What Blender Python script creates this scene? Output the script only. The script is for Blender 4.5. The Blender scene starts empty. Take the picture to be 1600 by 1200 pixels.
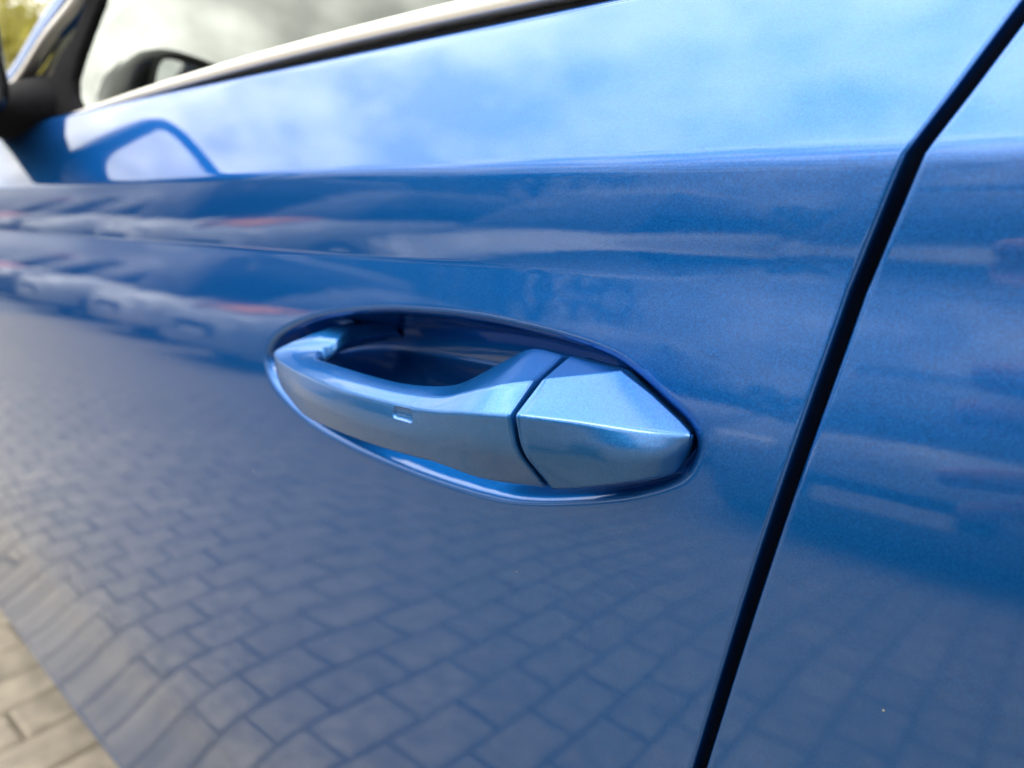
import bpy, bmesh, math, random
import numpy as np
from mathutils import Vector, Matrix, noise
R_ = math.radians
random.seed(7); rng = np.random.default_rng(7)
scene = bpy.context.scene
COL = scene.collection

# ---------------------------------------------------------------- camera
pitch, azi = R_(14.15), R_(50.3)
CAM = Vector((0, 0, 0.975))
FWD = Vector((-math.cos(azi) * math.cos(pitch), math.sin(azi) * math.cos(pitch), -math.sin(pitch)))
RGT = Vector((math.sin(azi), math.cos(azi), 0))
UPV = RGT.cross(FWD)
cd = bpy.data.cameras.new('camera'); cam = bpy.data.objects.new('camera', cd); COL.objects.link(cam)
cam.matrix_world = Matrix.Translation(CAM) @ Matrix((RGT, UPV, -FWD)).transposed().to_4x4()
cd.sensor_width = 34.6; cd.lens = 34.6 * 1110 / 1600
cd.clip_start = 0.01; cd.clip_end = 2000
cd.dof.use_dof = True; cd.dof.focus_distance = 0.222; cd.dof.aperture_fstop = 7.5
scene.camera = cam

# ---------------------------------------------------------------- sky and sun
SUN_EL, SUN_AZ = R_(44), R_(105)      # azimuth from +Y towards +X: from behind the photographer's right shoulder, veiled by cloud
w = bpy.data.worlds.new('World'); scene.world = w; w.use_nodes = True
nt = w.node_tree; nt.nodes.clear()
def N(t, **k):
    n = nt.nodes.new(t)
    for a, b in k.items(): setattr(n, a, b)
    return n
LK = lambda a, b: nt.links.new(a, b)
sky = N('ShaderNodeTexSky', sky_type='NISHITA', sun_disc=False, sun_elevation=SUN_EL, sun_rotation=SUN_AZ, altitude=200, air_density=1.0, dust_density=1.6)
tc = N('ShaderNodeTexCoord')
sep = N('ShaderNodeSeparateXYZ'); LK(tc.outputs['Generated'], sep.inputs[0])
zc = N('ShaderNodeMath', operation='MAXIMUM'); LK(sep.outputs[2], zc.inputs[0]); zc.inputs[1].default_value = 0.0
za = N('ShaderNodeMath', operation='ADD'); LK(zc.outputs[0], za.inputs[0]); za.inputs[1].default_value = 0.42
dv = N('ShaderNodeVectorMath', operation='DIVIDE'); LK(tc.outputs['Generated'], dv.inputs[0])
cmb = N('ShaderNodeCombineXYZ')
for i in range(3): LK(za.outputs[0], cmb.inputs[i])
LK(cmb.outputs[0], dv.inputs[1])
n1 = N('ShaderNodeTexNoise'); n1.inputs['Scale'].default_value = 2.2; n1.inputs['Detail'].default_value = 6; n1.inputs['Roughness'].default_value = .55; n1.inputs['Distortion'].default_value = .35
mp = N('ShaderNodeMapping'); mp.inputs['Location'].default_value = (3.1, 1.7, 0); LK(dv.outputs[0], mp.inputs[0]); LK(mp.outputs[0], n1.inputs['Vector'])
cr = N('ShaderNodeMapRange', interpolation_type='SMOOTHSTEP'); cr.inputs[1].default_value = .15; cr.inputs[2].default_value = .50; cr.inputs[3].default_value = .62; LK(n1.outputs['Fac'], cr.inputs[0])
n2 = N('ShaderNodeTexNoise'); n2.inputs['Scale'].default_value = 5.5; n2.inputs['Detail'].default_value = 5; LK(mp.outputs[0], n2.inputs['Vector'])
cb = N('ShaderNodeMapRange'); cb.inputs[1].default_value = .40; cb.inputs[2].default_value = .62; cb.inputs[3].default_value = 17; cb.inputs[4].default_value = 33; LK(n2.outputs['Fac'], cb.inputs[0])
el = N('ShaderNodeMapRange'); el.inputs[1].default_value = 0; el.inputs[2].default_value = .9; el.inputs[3].default_value = .30; el.inputs[4].default_value = 2.5; LK(zc.outputs[0], el.inputs[0])   # overcast: brighter overhead
cb2 = N('ShaderNodeMath', operation='MULTIPLY'); LK(cb.outputs[0], cb2.inputs[0]); LK(el.outputs[0], cb2.inputs[1])
cc = N('ShaderNodeVectorMath', operation='SCALE'); cc.inputs[0].default_value = (1.0, .985, .95); LK(cb2.outputs[0], cc.inputs['Scale'])
mx = N('ShaderNodeMix', data_type='RGBA'); LK(cr.outputs[0], mx.inputs[0]); skc = N('ShaderNodeVectorMath', operation='MINIMUM'); LK(sky.outputs[0], skc.inputs[0]); skc.inputs[1].default_value = (9.5, 9.8, 10.4); LK(skc.outputs[0], mx.inputs[6]); LK(cc.outputs[0], mx.inputs[7])
bg = N('ShaderNodeBackground'); bg.inputs[1].default_value = .10; LK(mx.outputs[2], bg.inputs[0])
wo = N('ShaderNodeOutputWorld'); LK(bg.outputs[0], wo.inputs[0])

sd = bpy.data.lights.new('sun', 'SUN'); sd.energy = .8; sd.angle = R_(14); sd.color = (1, .88, .70)
so = bpy.data.objects.new('sun', sd); COL.objects.link(so)
sdir = Vector((math.sin(SUN_AZ) * math.cos(SUN_EL), math.cos(SUN_AZ) * math.cos(SUN_EL) , math.sin(SUN_EL)))
sdir.y = -abs(sdir.y)
SUN_ROT = math.atan2(sdir.x, sdir.y); sky.sun_rotation = SUN_ROT
so.rotation_euler = sdir.to_track_quat('Z', 'Y').to_euler()
vs = scene.view_settings; vs.view_transform = 'Standard'; vs.look = 'None'; vs.gamma = 1; vs.exposure = 0.0
scene.cycles.max_bounces = 10; scene.cycles.transparent_max_bounces = 12; scene.cycles.sample_clamp_indirect = 8

# ---------------------------------------------------------------- materials
def mat(name, color, rough=.5, metal=0.0, coat=0.0, spec=.5, coat_rough=.02):
    m = bpy.data.materials.new(name); m.use_nodes = True
    b = m.node_tree.nodes['Principled BSDF']
    b.inputs['Base Color'].default_value = (*color, 1); b.inputs['Roughness'].default_value = rough
    b.inputs['Metallic'].default_value = metal; b.inputs['Coat Weight'].default_value = coat
    b.inputs['Coat Roughness'].default_value = coat_rough; b.inputs['Specular IOR Level'].default_value = spec
    return m
def nn(m, t, **k):
    n = m.node_tree.nodes.new(t)
    for a, b in k.items(): setattr(n, a, b)
    return n
def bsdf(m): return m.node_tree.nodes['Principled BSDF']
def vary(m, lo, hi, scale=20, detail=4, coord='Object', bump=0.0, bscale=None, rnd=0.0):
    """mottled base colour (lo..hi) with fine relief; rnd shifts it from object to object"""
    L = m.node_tree.links.new
    t = nn(m, 'ShaderNodeTexCoord'); n = nn(m, 'ShaderNodeTexNoise'); n.inputs['Scale'].default_value = scale; n.inputs['Detail'].default_value = detail
    oi = nn(m, 'ShaderNodeObjectInfo'); ad = nn(m, 'ShaderNodeVectorMath', operation='MULTIPLY_ADD')
    L(oi.outputs['Random'], ad.inputs[0]); ad.inputs[1].default_value = (37, 19, 11); L(t.outputs[coord], ad.inputs[2]); L(ad.outputs[0], n.inputs['Vector'])
    mr = nn(m, 'ShaderNodeMapRange'); mr.inputs[1].default_value = .3; mr.inputs[2].default_value = .7; L(n.outputs['Fac'], mr.inputs[0])
    mx = nn(m, 'ShaderNodeMix', data_type='RGBA'); mx.inputs[6].default_value = (*lo, 1); mx.inputs[7].default_value = (*hi, 1); L(mr.outputs[0], mx.inputs[0])
    out = mx.outputs[2]
    if rnd:
        r2 = nn(m, 'ShaderNodeMapRange'); r2.inputs[3].default_value = 1 - rnd; r2.inputs[4].default_value = 1 + rnd; L(oi.outputs['Random'], r2.inputs[0])
        sc = nn(m, 'ShaderNodeVectorMath', operation='SCALE'); L(out, sc.inputs[0]); L(r2.outputs[0], sc.inputs['Scale']); out = sc.outputs[0]
    L(out, bsdf(m).inputs['Base Color'])
    if bump:
        nb = nn(m, 'ShaderNodeTexNoise'); nb.inputs['Scale'].default_value = bscale or scale * 6; nb.inputs['Detail'].default_value = 3; L(t.outputs[coord], nb.inputs['Vector'])
        bp = nn(m, 'ShaderNodeBump'); bp.inputs['Strength'].default_value = bump; bp.inputs['Distance'].default_value = .002; L(nb.outputs['Fac'], bp.inputs['Height']); L(bp.outputs[0], bsdf(m).inputs['Normal'])
    return m

def flake_paint(name, base, bright, grain=2600, haze=0.0):
    """metallic paint: tilted flakes under a clear coat"""
    m = mat(name, base, .47, .94, 1.0)
    L = m.node_tree.links.new; b = bsdf(m)
    t = nn(m, 'ShaderNodeTexCoord')
    v = nn(m, 'ShaderNodeTexVoronoi'); v.inputs['Scale'].default_value = grain; L(t.outputs['Object'], v.inputs['Vector'])
    s = nn(m, 'ShaderNodeVectorMath', operation='SUBTRACT'); L(v.outputs['Color'], s.inputs[0]); s.inputs[1].default_value = (.5, .5, .5)
    g = nn(m, 'ShaderNodeNewGeometry')
    ma = nn(m, 'ShaderNodeVectorMath', operation='MULTIPLY_ADD'); L(s.outputs[0], ma.inputs[0]); ma.inputs[1].default_value = (.11, .11, .11); L(g.outputs['Normal'], ma.inputs[2])
    no = nn(m, 'ShaderNodeVectorMath', operation='NORMALIZE'); L(ma.outputs[0], no.inputs[0]); L(no.outputs[0], b.inputs['Normal'])
    n2 = nn(m, 'ShaderNodeTexNoise'); n2.inputs['Scale'].default_value = 1900; n2.inputs['Detail'].default_value = 2; L(t.outputs['Object'], n2.inputs['Vector'])
    mr = nn(m, 'ShaderNodeMapRange'); mr.inputs[1].default_value = .35; mr.inputs[2].default_value = .68; L(n2.outputs['Fac'], mr.inputs[0])
    mx = nn(m, 'ShaderNodeMix', data_type='RGBA'); mx.inputs[6].default_value = (*base, 1); mx.inputs[7].default_value = (*bright, 1); L(mr.outputs[0], mx.inputs[0]); L(mx.outputs[2], b.inputs['Base Color'])
    b.inputs['Coat IOR'].default_value = 1.54; b.inputs['Specular Tint'].default_value = (.08, .52, .86, 1)
    # a few dust specks and a faint uneven wipe of the clear coat
    vd = nn(m, 'ShaderNodeTexVoronoi'); vd.inputs['Scale'].default_value = 42; L(t.outputs['Object'], vd.inputs['Vector'])
    lt = nn(m, 'ShaderNodeMath', operation='LESS_THAN'); L(vd.outputs['Distance'], lt.inputs[0]); lt.inputs[1].default_value = .014
    sx = nn(m, 'ShaderNodeSeparateColor'); L(vd.outputs['Color'], sx.inputs[0])
    gt = nn(m, 'ShaderNodeMath', operation='GREATER_THAN'); L(sx.outputs[0], gt.inputs[0]); gt.inputs[1].default_value = .45
    mu = nn(m, 'ShaderNodeMath', operation='MULTIPLY'); L(lt.outputs[0], mu.inputs[0]); L(gt.outputs[0], mu.inputs[1])
    md = nn(m, 'ShaderNodeMix', data_type='RGBA'); L(mu.outputs[0], md.inputs[0]); L(mx.outputs[2], md.inputs[6]); md.inputs[7].default_value = (.55, .55, .5, 1); L(md.outputs[2], b.inputs['Base Color'])
    iv = nn(m, 'ShaderNodeMath', operation='MULTIPLY_ADD'); L(mu.outputs[0], iv.inputs[0]); iv.inputs[1].default_value = -.9; iv.inputs[2].default_value = 1; L(iv.outputs[0], b.inputs['Coat Weight'])
    nw = nn(m, 'ShaderNodeTexNoise'); nw.inputs['Scale'].default_value = 14; nw.inputs['Detail'].default_value = 5; L(t.outputs['Object'], nw.inputs['Vector'])
    rw = nn(m, 'ShaderNodeMapRange'); rw.inputs[1].default_value = .35; rw.inputs[2].default_value = .75; rw.inputs[3].default_value = .02 + haze; rw.inputs[4].default_value = .07 + haze; L(nw.outputs['Fac'], rw.inputs[0]); L(rw.outputs[0], b.inputs['Coat Roughness'])
    # orange peel: very low relief in the clear coat
    n3 = nn(m, 'ShaderNodeTexNoise'); n3.inputs['Scale'].default_value = 260; n3.inputs['Detail'].default_value = 1; L(t.outputs['Object'], n3.inputs['Vector'])
    bp = nn(m, 'ShaderNodeBump'); bp.inputs['Strength'].default_value = .05; bp.inputs['Distance'].default_value = .0001; L(n3.outputs['Fac'], bp.inputs['Height']); L(bp.outputs[0], b.inputs['Coat Normal'])
    return m
PAINT = flake_paint('blue_metallic_paint', (.003, .072, .275), (.006, .100, .34))
HPAINT = flake_paint('blue_handle_paint', (.008, .098, .30), (.016, .135, .38), 2600, .10)   # door paint with flake glow put into a lighter base; softer gloss on plastic
BLACK = vary(mat('black_plastic', (.008, .008, .010), .8, spec=.06), (.006, .006, .008), (.012, .012, .014), 200, bump=.25, bscale=1500)
GLOSSB = mat('gloss_black', (.008, .008, .010), .25, spec=.3)
RUBBER = vary(mat('rubber', (.015, .015, .016), .7), (.012, .012, .013), (.022, .022, .023), 60, bump=.3)
TRIM = mat('satin_metal_trim', (.80, .77, .71), .36, .6)
DARK = mat('dark_gap', (.004, .004, .005), .8)
CHROME = mat('mirror_silver', (.85, .87, .88), .02, 1.0)
FABRIC = vary(mat('seat_fabric', (.05, .05, .055), .9), (.04, .04, .045), (.075, .075, .08), 300, bump=.4)
LINER = vary(mat('cabin_lining', (.45, .43, .38), .85), (.40, .38, .34), (.5, .48, .43), 80, bump=.2)
SKIN = mat('skin', (.55, .30, .22), .5); bsdf(SKIN).inputs['Subsurface Weight'].default_value = .1
JACKET = vary(mat('jacket_cloth', (.03, .04, .07), .85), (.02, .03, .055), (.045, .055, .09), 40, bump=.3)
JEANS = vary(mat('denim', (.06, .08, .14), .9), (.05, .07, .12), (.08, .1, .17), 90, bump=.3)
HAIR = mat('hair', (.03, .02, .012), .6)
def glass_mat(name, tint, refl_rough=0.0, ior=1.52):
    m = bpy.data.materials.new(name); m.use_nodes = True; t = m.node_tree; t.nodes.clear(); L = t.links.new
    fr = t.nodes.new('ShaderNodeFresnel'); fr.inputs[0].default_value = ior
    k = t.nodes.new('ShaderNodeMath'); k.operation = 'MULTIPLY'; k.inputs[1].default_value = 2.7; k.use_clamp = True; L(fr.outputs[0], k.inputs[0])
    tr = t.nodes.new('ShaderNodeBsdfTransparent'); tr.inputs[0].default_value = (*tint, 1)
    gl = t.nodes.new('ShaderNodeBsdfGlossy'); gl.inputs['Roughness'].default_value = refl_rough; gl.inputs[0].default_value = (.94, 1, .91, 1)
    ms = t.nodes.new('ShaderNodeMixShader'); L(k.outputs[0], ms.inputs[0]); L(tr.outputs[0], ms.inputs[1]); L(gl.outputs[0], ms.inputs[2])
    o = t.nodes.new('ShaderNodeOutputMaterial'); L(ms.outputs[0], o.inputs[0]); return m
GLASS = glass_mat('green_tinted_glass', (.55, .66, .54))
SCREEN = glass_mat('windscreen_glass', (.10, .12, .10))
CARGLASS = mat('dark_car_glass', (.01, .012, .014), .08, spec=.35)
LAMP = mat('headlamp_lens', (.7, .72, .74), .08, .3, coat=1)
RED = mat('red_lens', (.6, .01, .01), .15, coat=1)
STONE = vary(mat('concrete_paving', (.4, .37, .32), .8), (.17, .147, .115), (.28, .245, .19), 22, 6, bump=.5, bscale=420, rnd=.10)
SAND = vary(mat('joint_sand', (.13, .11, .09), .95), (.15, .13, .10), (.22, .19, .15), 60, bump=.5)

# ---------------------------------------------------------------- helpers
def link(o, parent=None):
    COL.objects.link(o)
    if parent: o.parent = parent
    return o
def mesh(name, verts, faces, m, parent=None, smooth=True):
    me = bpy.data.meshes.new(name); me.from_pydata([tuple(v) for v in verts], [], [tuple(f) for f in faces])
    me.materials.append(m)
    if smooth: me.polygons.foreach_set('use_smooth', [True] * len(me.polygons))
    me.update(); return link(bpy.data.objects.new(name, me), parent)
def thing(name, label, cat, loc=(0, 0, 0), rz=0, group=None):
    o = bpy.data.objects.new(name, None); COL.objects.link(o); o.location = loc; o.rotation_euler = (0, 0, rz)
    o.empty_display_size = .1; o['label'] = label; o['category'] = cat
    if group: o['group'] = group
    return o
def tag(o, label=None, cat=None, group=None, kind=None):
    for k, v in (('label', label), ('category', cat), ('group', group), ('kind', kind)):
        if v: o[k] = v
    return o
def box(name, lo, hi, m, parent=None, bev=0.0, seg=2, smooth=True, rot=None):
    bm = bmesh.new(); bmesh.ops.create_cube(bm, size=1)
    lo, hi = Vector(lo), Vector(hi); c = (lo + hi) / 2; s = hi - lo
    for v in bm.verts: v.co = Vector((v.co.x * s.x, v.co.y * s.y, v.co.z * s.z))
    if bev: bmesh.ops.bevel(bm, geom=bm.edges[:], offset=bev, segments=seg, profile=.6, affect='EDGES')
    for v in bm.verts: v.co = (rot @ v.co if rot else v.co) + c
    me = bpy.data.meshes.new(name); bm.to_mesh(me); bm.free(); me.materials.append(m)
    if smooth and bev: me.polygons.foreach_set('use_smooth', [True] * len(me.polygons))
    return link(bpy.data.objects.new(name, me), parent)
def catmull(P, n, closed=False):
    P = np.asarray(P, float); k = len(P); out = []
    for i in range(k if closed else k - 1):
        if closed: a, b, c, d = P[(i - 1) % k], P[i], P[(i + 1) % k], P[(i + 2) % k]
        else: a, b, c, d = P[max(i - 1, 0)], P[i], P[i + 1], P[min(i + 2, k - 1)]
        for t in np.arange(n) / n:
            out.append(.5 * (2 * b + (c - a) * t + (2 * a - 5 * b + 4 * c - d) * t * t + (3 * b - a - 3 * c + d) * t ** 3))
    if not closed: out.append(P[-1])
    return np.array(out)
def loft(name, rings, m, parent=None, closed=True, caps=True, smooth=True):
    """rings: list of equal-length point loops"""
    n = len(rings[0]); V = [p for r in rings for p in r]; Fc = []
    for i in range(len(rings) - 1):
        for j in range(n if closed else n - 1):
            a, b = i * n + j, i * n + (j + 1) % n
            Fc.append((a, b, b + n, a + n))
    if caps: Fc.append(tuple(range(n))[::-1]); Fc.append(tuple((len(rings) - 1) * n + j for j in range(n)))
    o = mesh(name, V, Fc, m, parent, smooth)
    bm = bmesh.new(); bm.from_mesh(o.data); bmesh.ops.recalc_face_normals(bm, faces=bm.faces[:]); bm.to_mesh(o.data); bm.free()
    return o
def tube(name, pts, r, m, parent=None, n=10):
    rings = []; P = [Vector(p) for p in pts]
    for i, p in enumerate(P):
        t = (P[min(i + 1, len(P) - 1)] - P[max(i - 1, 0)]).normalized(); u = t.cross(Vector((.13, .21, 1))).normalized(); v = t.cross(u)
        rr = r[i] if isinstance(r, (list, tuple)) else r
        rings.append([p + (u * math.cos(a) + v * math.sin(a)) * rr for a in [2 * math.pi * k / n for k in range(n)]])
    return loft(name, rings, m, parent)
def lathe(name, prof, c, m, parent=None, n=40, axis='y'):
    """prof (radius, offset along axis)"""
    rings = []
    for r, h in prof:
        rings.append([(c[0] + r * math.cos(a), c[1] + h, c[2] + r * math.sin(a)) for a in [2 * math.pi * k / n for k in range(n)]])
    return loft(name, rings, m, parent, caps=True)

# ================================================================ THE BLUE CAR
car = thing('blue_car', 'metallic blue car in close-up with its door handle, shoulder crease and door gap', 'car', (0, 0, 0))

# side profile: tilt of the panel (degrees, + looks up) against height
TZ = [.30, .36, .44, .523, .535, .60, .70, .80, .85, .88, .92, .9515, .9545, .9870, .9910, 1.045, 1.08]
TT = [-5, -6, -9, -13.0, -13.2, -11, -5.5, -1.5, .5, 3.5, 7, 9, -1, 3, 28, 32, 33]
_z = np.linspace(.28, 1.08, 4001); _t = np.interp(_z, TZ, TT)
_y = np.concatenate([[0], np.cumsum(np.tan(np.radians((_t[1:] + _t[:-1]) / 2)) * np.diff(_z))]); _y += .2 - np.interp(.953, _z, _y)
def SY(z): return np.interp(z, _z, _y)
# towards the rear the lower crease melts into a soft roll
_ts = np.interp(_z, [.28, .87, .90, .925, .945, .954, .963, .984, .9910, 1.045, 1.08], [0, 3.0, 6.5, 9.2, 8.8, 6.0, 0.8, 2.8, 28, 32, 33]); _ts = np.where(_z < .88, _t, _ts)
_ys = np.concatenate([[0], np.cumsum(np.tan(np.radians((_ts[1:] + _ts[:-1]) / 2)) * np.diff(_z))]); _ys += np.interp(.989, _z, _y) - np.interp(.989, _z, _ys)
_ys = np.where(_z < .84, _y + (np.interp(.84, _z, _ys) - np.interp(.84, _z, _y)), _ys)
def SYX(X, z):
    k = np.clip((X + .30) / .22, 0, 1); k = k * k * (3 - 2 * k); return SY(z) * (1 - k) + np.interp(z, _z, _ys) * k

GRIP= [[(-0.1341,0.1880,0.9268),(-0.1266,0.1627,0.9242),(-0.1252,0.1497,0.9165),(-0.1248,0.1518,0.9052),(-0.1233,0.1650,0.8893)],
 [(-0.1464,0.1880,0.9276),(-0.1330,0.1560,0.9231),(-0.1346,0.1480,0.9153),(-0.1362,0.1505,0.9040),(-0.1367,0.1630,0.8878)],
 [(-0.1517,0.1820,0.9247),(-0.1404,0.1540,0.9209),(-0.1442,0.1480,0.9139),(-0.1462,0.1500,0.9040),(-0.1450,0.1600,0.8881)],
 [(-0.1550,0.1720,0.9209),(-0.1472,0.1535,0.9187),(-0.1516,0.1485,0.9126),(-0.1534,0.1500,0.9035),(-0.1508,0.1580,0.8890)],
 [(-0.1603,0.1660,0.9174),(-0.1565,0.1535,0.9158),(-0.1613,0.1495,0.9114),(-0.1638,0.1500,0.9024),(-0.1626,0.1560,0.8905)],
 [(-0.1699,0.1640,0.9154),(-0.1675,0.1540,0.9140),(-0.1722,0.1510,0.9103),(-0.1740,0.1500,0.9020),(-0.1756,0.1560,0.8900)],
 [(-0.1851,0.1640,0.9138),(-0.1823,0.1550,0.9129),(-0.1864,0.1520,0.9100),(-0.1892,0.1510,0.9014),(-0.1938,0.1570,0.8891)],
 [(-0.2036,0.1660,0.9130),(-0.2007,0.1570,0.9122),(-0.2063,0.1540,0.9090),(-0.2080,0.1530,0.9009),(-0.2132,0.1590,0.8884)],
 [(-0.2269,0.1700,0.9123),(-0.2228,0.1610,0.9112),(-0.2258,0.1580,0.9085),(-0.2267,0.1560,0.9011),(-0.2336,0.1620,0.8878)],
 [(-0.2468,0.1750,0.9110),(-0.2438,0.1670,0.9096),(-0.2486,0.1640,0.9075),(-0.2493,0.1620,0.9002),(-0.2541,0.1670,0.8870)],
 [(-0.2612,0.1800,0.9102),(-0.2641,0.1740,0.9082),(-0.2696,0.1710,0.9062),(-0.2716,0.1700,0.8983),(-0.2749,0.1740,0.8889)],
 [(-0.2690,0.1880,0.9108),(-0.2820,0.1820,0.9080),(-0.2912,0.1790,0.9057),(-0.2944,0.1800,0.8980),(-0.2979,0.1840,0.8904)],
 [(-0.2662,0.1910,0.9134),(-0.2856,0.1870,0.9097),(-0.2999,0.1840,0.9074),(-0.3081,0.1900,0.8999),(-0.3119,0.1940,0.8938)],
 [(-0.2655,0.1960,0.9163),(-0.2775,0.1930,0.9153),(-0.2902,0.1900,0.9130),(-0.2961,0.1940,0.9051),(-0.3005,0.1980,0.8997)],
 [(-0.2684,0.2080,0.9188),(-0.2709,0.2070,0.9199),(-0.2760,0.2050,0.9202),(-0.2825,0.2100,0.9114),(-0.2852,0.2140,0.9056)]]
CAP= [[(-0.1320,0.1880,0.9268),(-0.1248,0.1641,0.9246),(-0.1238,0.1500,0.9167),(-0.1235,0.1525,0.9051),(-0.1211,0.1650,0.8897)],
 [(-0.1227,0.1880,0.9258),(-0.1182,0.1743,0.9250),(-0.1118,0.1624,0.9141),(-0.1130,0.1610,0.9052),(-0.1141,0.1680,0.8908)],
 [(-0.1133,0.1910,0.9243),(-0.1107,0.1860,0.9254),(-0.1033,0.1711,0.9121),(-0.1020,0.1695,0.9046),(-0.1032,0.1730,0.8934)],
 [(-0.1033,0.1930,0.9178),(-0.1009,0.1881,0.9190),(-0.0951,0.1793,0.9103),(-0.0938,0.1775,0.9042),(-0.0960,0.1800,0.8945)],
 [(-0.0933,0.1930,0.9112),(-0.0915,0.1888,0.9124),(-0.0894,0.1852,0.9090),(-0.0896,0.1845,0.9041),(-0.0915,0.1860,0.8958)],
 [(-0.0886,0.1920,0.9079),(-0.0870,0.1886,0.9089),(-0.0867,0.1880,0.9084),(-0.0877,0.1890,0.9049),(-0.0900,0.1905,0.8990)]]
OUTLINE=[ (-0.3236,0.9002),(-0.3156,0.9103),(-0.2983,0.9185),(-0.2742,0.9254),(-0.2385,0.9310),(-0.2034,0.9332),(-0.1761,0.9334),(-0.1546,0.9321),(-0.1350,0.9301),(-0.1195,0.9272),(-0.1095,0.9230),(-0.0985,0.9164),(-0.0903,0.9111),(-0.0868,0.9058),(-0.0872,0.9001),(-0.0909,0.8936),(-0.1032,0.8862),(-0.1197,0.8794),(-0.1437,0.8718),(-0.1650,0.8670),(-0.1923,0.8654),(-0.2234,0.8657),(-0.2541,0.8676),(-0.2835,0.8718),(-0.3047,0.8789),(-0.3191,0.8880) ]


_o = catmull(OUTLINE, 24, True)
def sdist(X, Z):
    """signed distance (inside positive) to the outline of the handle recess"""
    P = _o; Q = np.roll(_o, -1, 0); d = np.full(X.shape, 9.); ins = np.zeros(X.shape, bool)
    for (ax, az), (bx, bz) in zip(P, Q):
        ex, ez = bx - ax, bz - az; L2 = ex * ex + ez * ez
        t = np.clip(((X - ax) * ex + (Z - az) * ez) / L2, 0, 1)
        d = np.minimum(d, np.hypot(X - ax - t * ex, Z - az - t * ez))
        c = ((az > Z) != (bz > Z)); 
        with np.errstate(all='ignore'): xi = ax + (Z - az) * ex / (ez if ez else 1e-12)
        ins ^= c & (X < xi)
    return np.where(ins, d, -d)
_dd = np.linspace(-.006, .05, 1121)
_s = np.interp(_dd, [-.006, -.0026, -.0010, .0008, .0020, .0085, .0130, .02, .034, .05], [0, 0, .2, 1.6, 4.2, 3.4, 1.2, .5, 0, 0])
_h = np.concatenate([[0], np.cumsum((_s[1:] + _s[:-1]) / 2 * np.diff(_dd))])
def recess(X, Z):
    out = np.zeros(X.shape); m = (X > -.34) & (X < -.07) & (Z > .85) & (Z < .95)
    sm = lambda v: (lambda q: q * q * (3 - 2 * q))(np.clip(v, 0, 1))
    Xm, Zm = X[m], Z[m]   # steep under the brow, a gentler scoop along the lower front edge
    out[m] = np.interp(sdist(Xm, Zm), _dd, _h) * (1 - .55 * sm((.905 - Zm) / .022) * sm((-.14 - Xm) / .03)); return out

def graded(a, b, step): return list(np.arange(a, b - step * .3, step))
ZS = graded(.262, .857, .004) + graded(.857, .945, .0007) + graded(.945, .951, .0007) + graded(.951, .956, .0004) + graded(.956, .984, .0008) + graded(.984, .994, .0006) + graded(.994, 1.042, .003) + [1.042]
SEAM = ([.28, .42, .794, .953, .987, 1.0016, 1.0201, 1.08], [-.172, -.146, -.0795, -.0508, -.0420, -.0348, -.0262, .004])
def seam_x(z): return np.interp(z, *SEAM)

def skin(name, cols, side, parent, m, hem=.0015, deep=.016, front=None):
    """panel as a height field over (x,z). cols: x offsets from the seam line, near to far; side=-1 forward of the seam, +1 behind it"""
    Z = np.array(ZS); U = np.array(cols)
    # rounded, turned-in trailing edge: extra columns
    arc = [(hem * (1 - math.sin(a)), hem * (1 - math.cos(a))) for a in np.linspace(R_(90), 0, 6)]   # (offset from edge, inward)
    edge = [(0, hem + deep), (0, hem + deep * .5)] + arc
    rows = []
    for z in Z:
        sx = float(seam_x(z)) + (side < 0) * 0 + (side > 0) * .0038
        xs = [sx + side * e[0] for e in edge] + [sx + side * (hem + u) for u in U]
        inn = [e[1] for e in edge] + [0] * len(U)
        rows.append((xs, inn))
    X = np.array([r[0] for r in rows]); I = np.array([r[1] for r in rows]); ZZ = np.repeat(Z[:, None], X.shape[1], 1)
    Yv = SYX(X, ZZ) + I + PLAN(X)
    if side < 0: Yv += recess(X, ZZ)
    # bottom and top edges roll in
    nb, ntp = [], []
    V = np.stack([X, Yv, ZZ], -1)
    lo = [V[0] + np.array([0, .004 * math.sin(a) - 0, -.006 * (math.sin(a)) ]) * 0 for a in ()]
    bot = []
    for a in np.linspace(R_(20), R_(180), 8):
        p = V[0].copy(); p[:, 2] -= .0045 * math.sin(a); p[:, 1] += .0045 * (1 - math.cos(a)); bot.append(p)
    p = bot[-1].copy(); p[:, 2] += .02; p[:, 1] += .002; bot.append(p)
    top = []
    for a in np.linspace(R_(20), R_(120), 6):
        p = V[-1].copy(); p[:, 2] += .0035 * math.sin(a); p[:, 1] += .0035 * (1 - math.cos(a)) + .002 * math.sin(a); top.append(p)
    p = top[-1].copy(); p[:, 2] -= .03; p[:, 1] += .004; top.append(p)
    V = np.concatenate([np.array(bot[::-1]), V, np.array(top)])
    nr, nc = V.shape[:2]
    idx = np.arange(nr * nc).reshape(nr, nc)
    q = np.stack([idx[:-1, :-1], idx[:-1, 1:], idx[1:, 1:], idx[1:, :-1]], -1).reshape(-1, 4)
    if side < 0: q = q[:, ::-1]
    me = bpy.data.meshes.new(name)
    me.vertices.add(nr * nc); me.vertices.foreach_set('co', V.reshape(-1).astype(np.float32))
    me.loops.add(q.size); me.loops.foreach_set('vertex_index', q.reshape(-1).astype(np.int32))
    me.polygons.add(len(q)); me.polygons.foreach_set('loop_start', np.arange(0, q.size, 4, dtype=np.int32))
    me.polygons.foreach_set('use_smooth', np.ones(len(q), bool)); me.materials.append(m); me.update(calc_edges=True); me.validate()
    return link(bpy.data.objects.new(name, me), parent)
def PLAN(X): return 0.0 * X + np.where(X < -.35, (X + .35) ** 2 / 40, 0)

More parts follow.
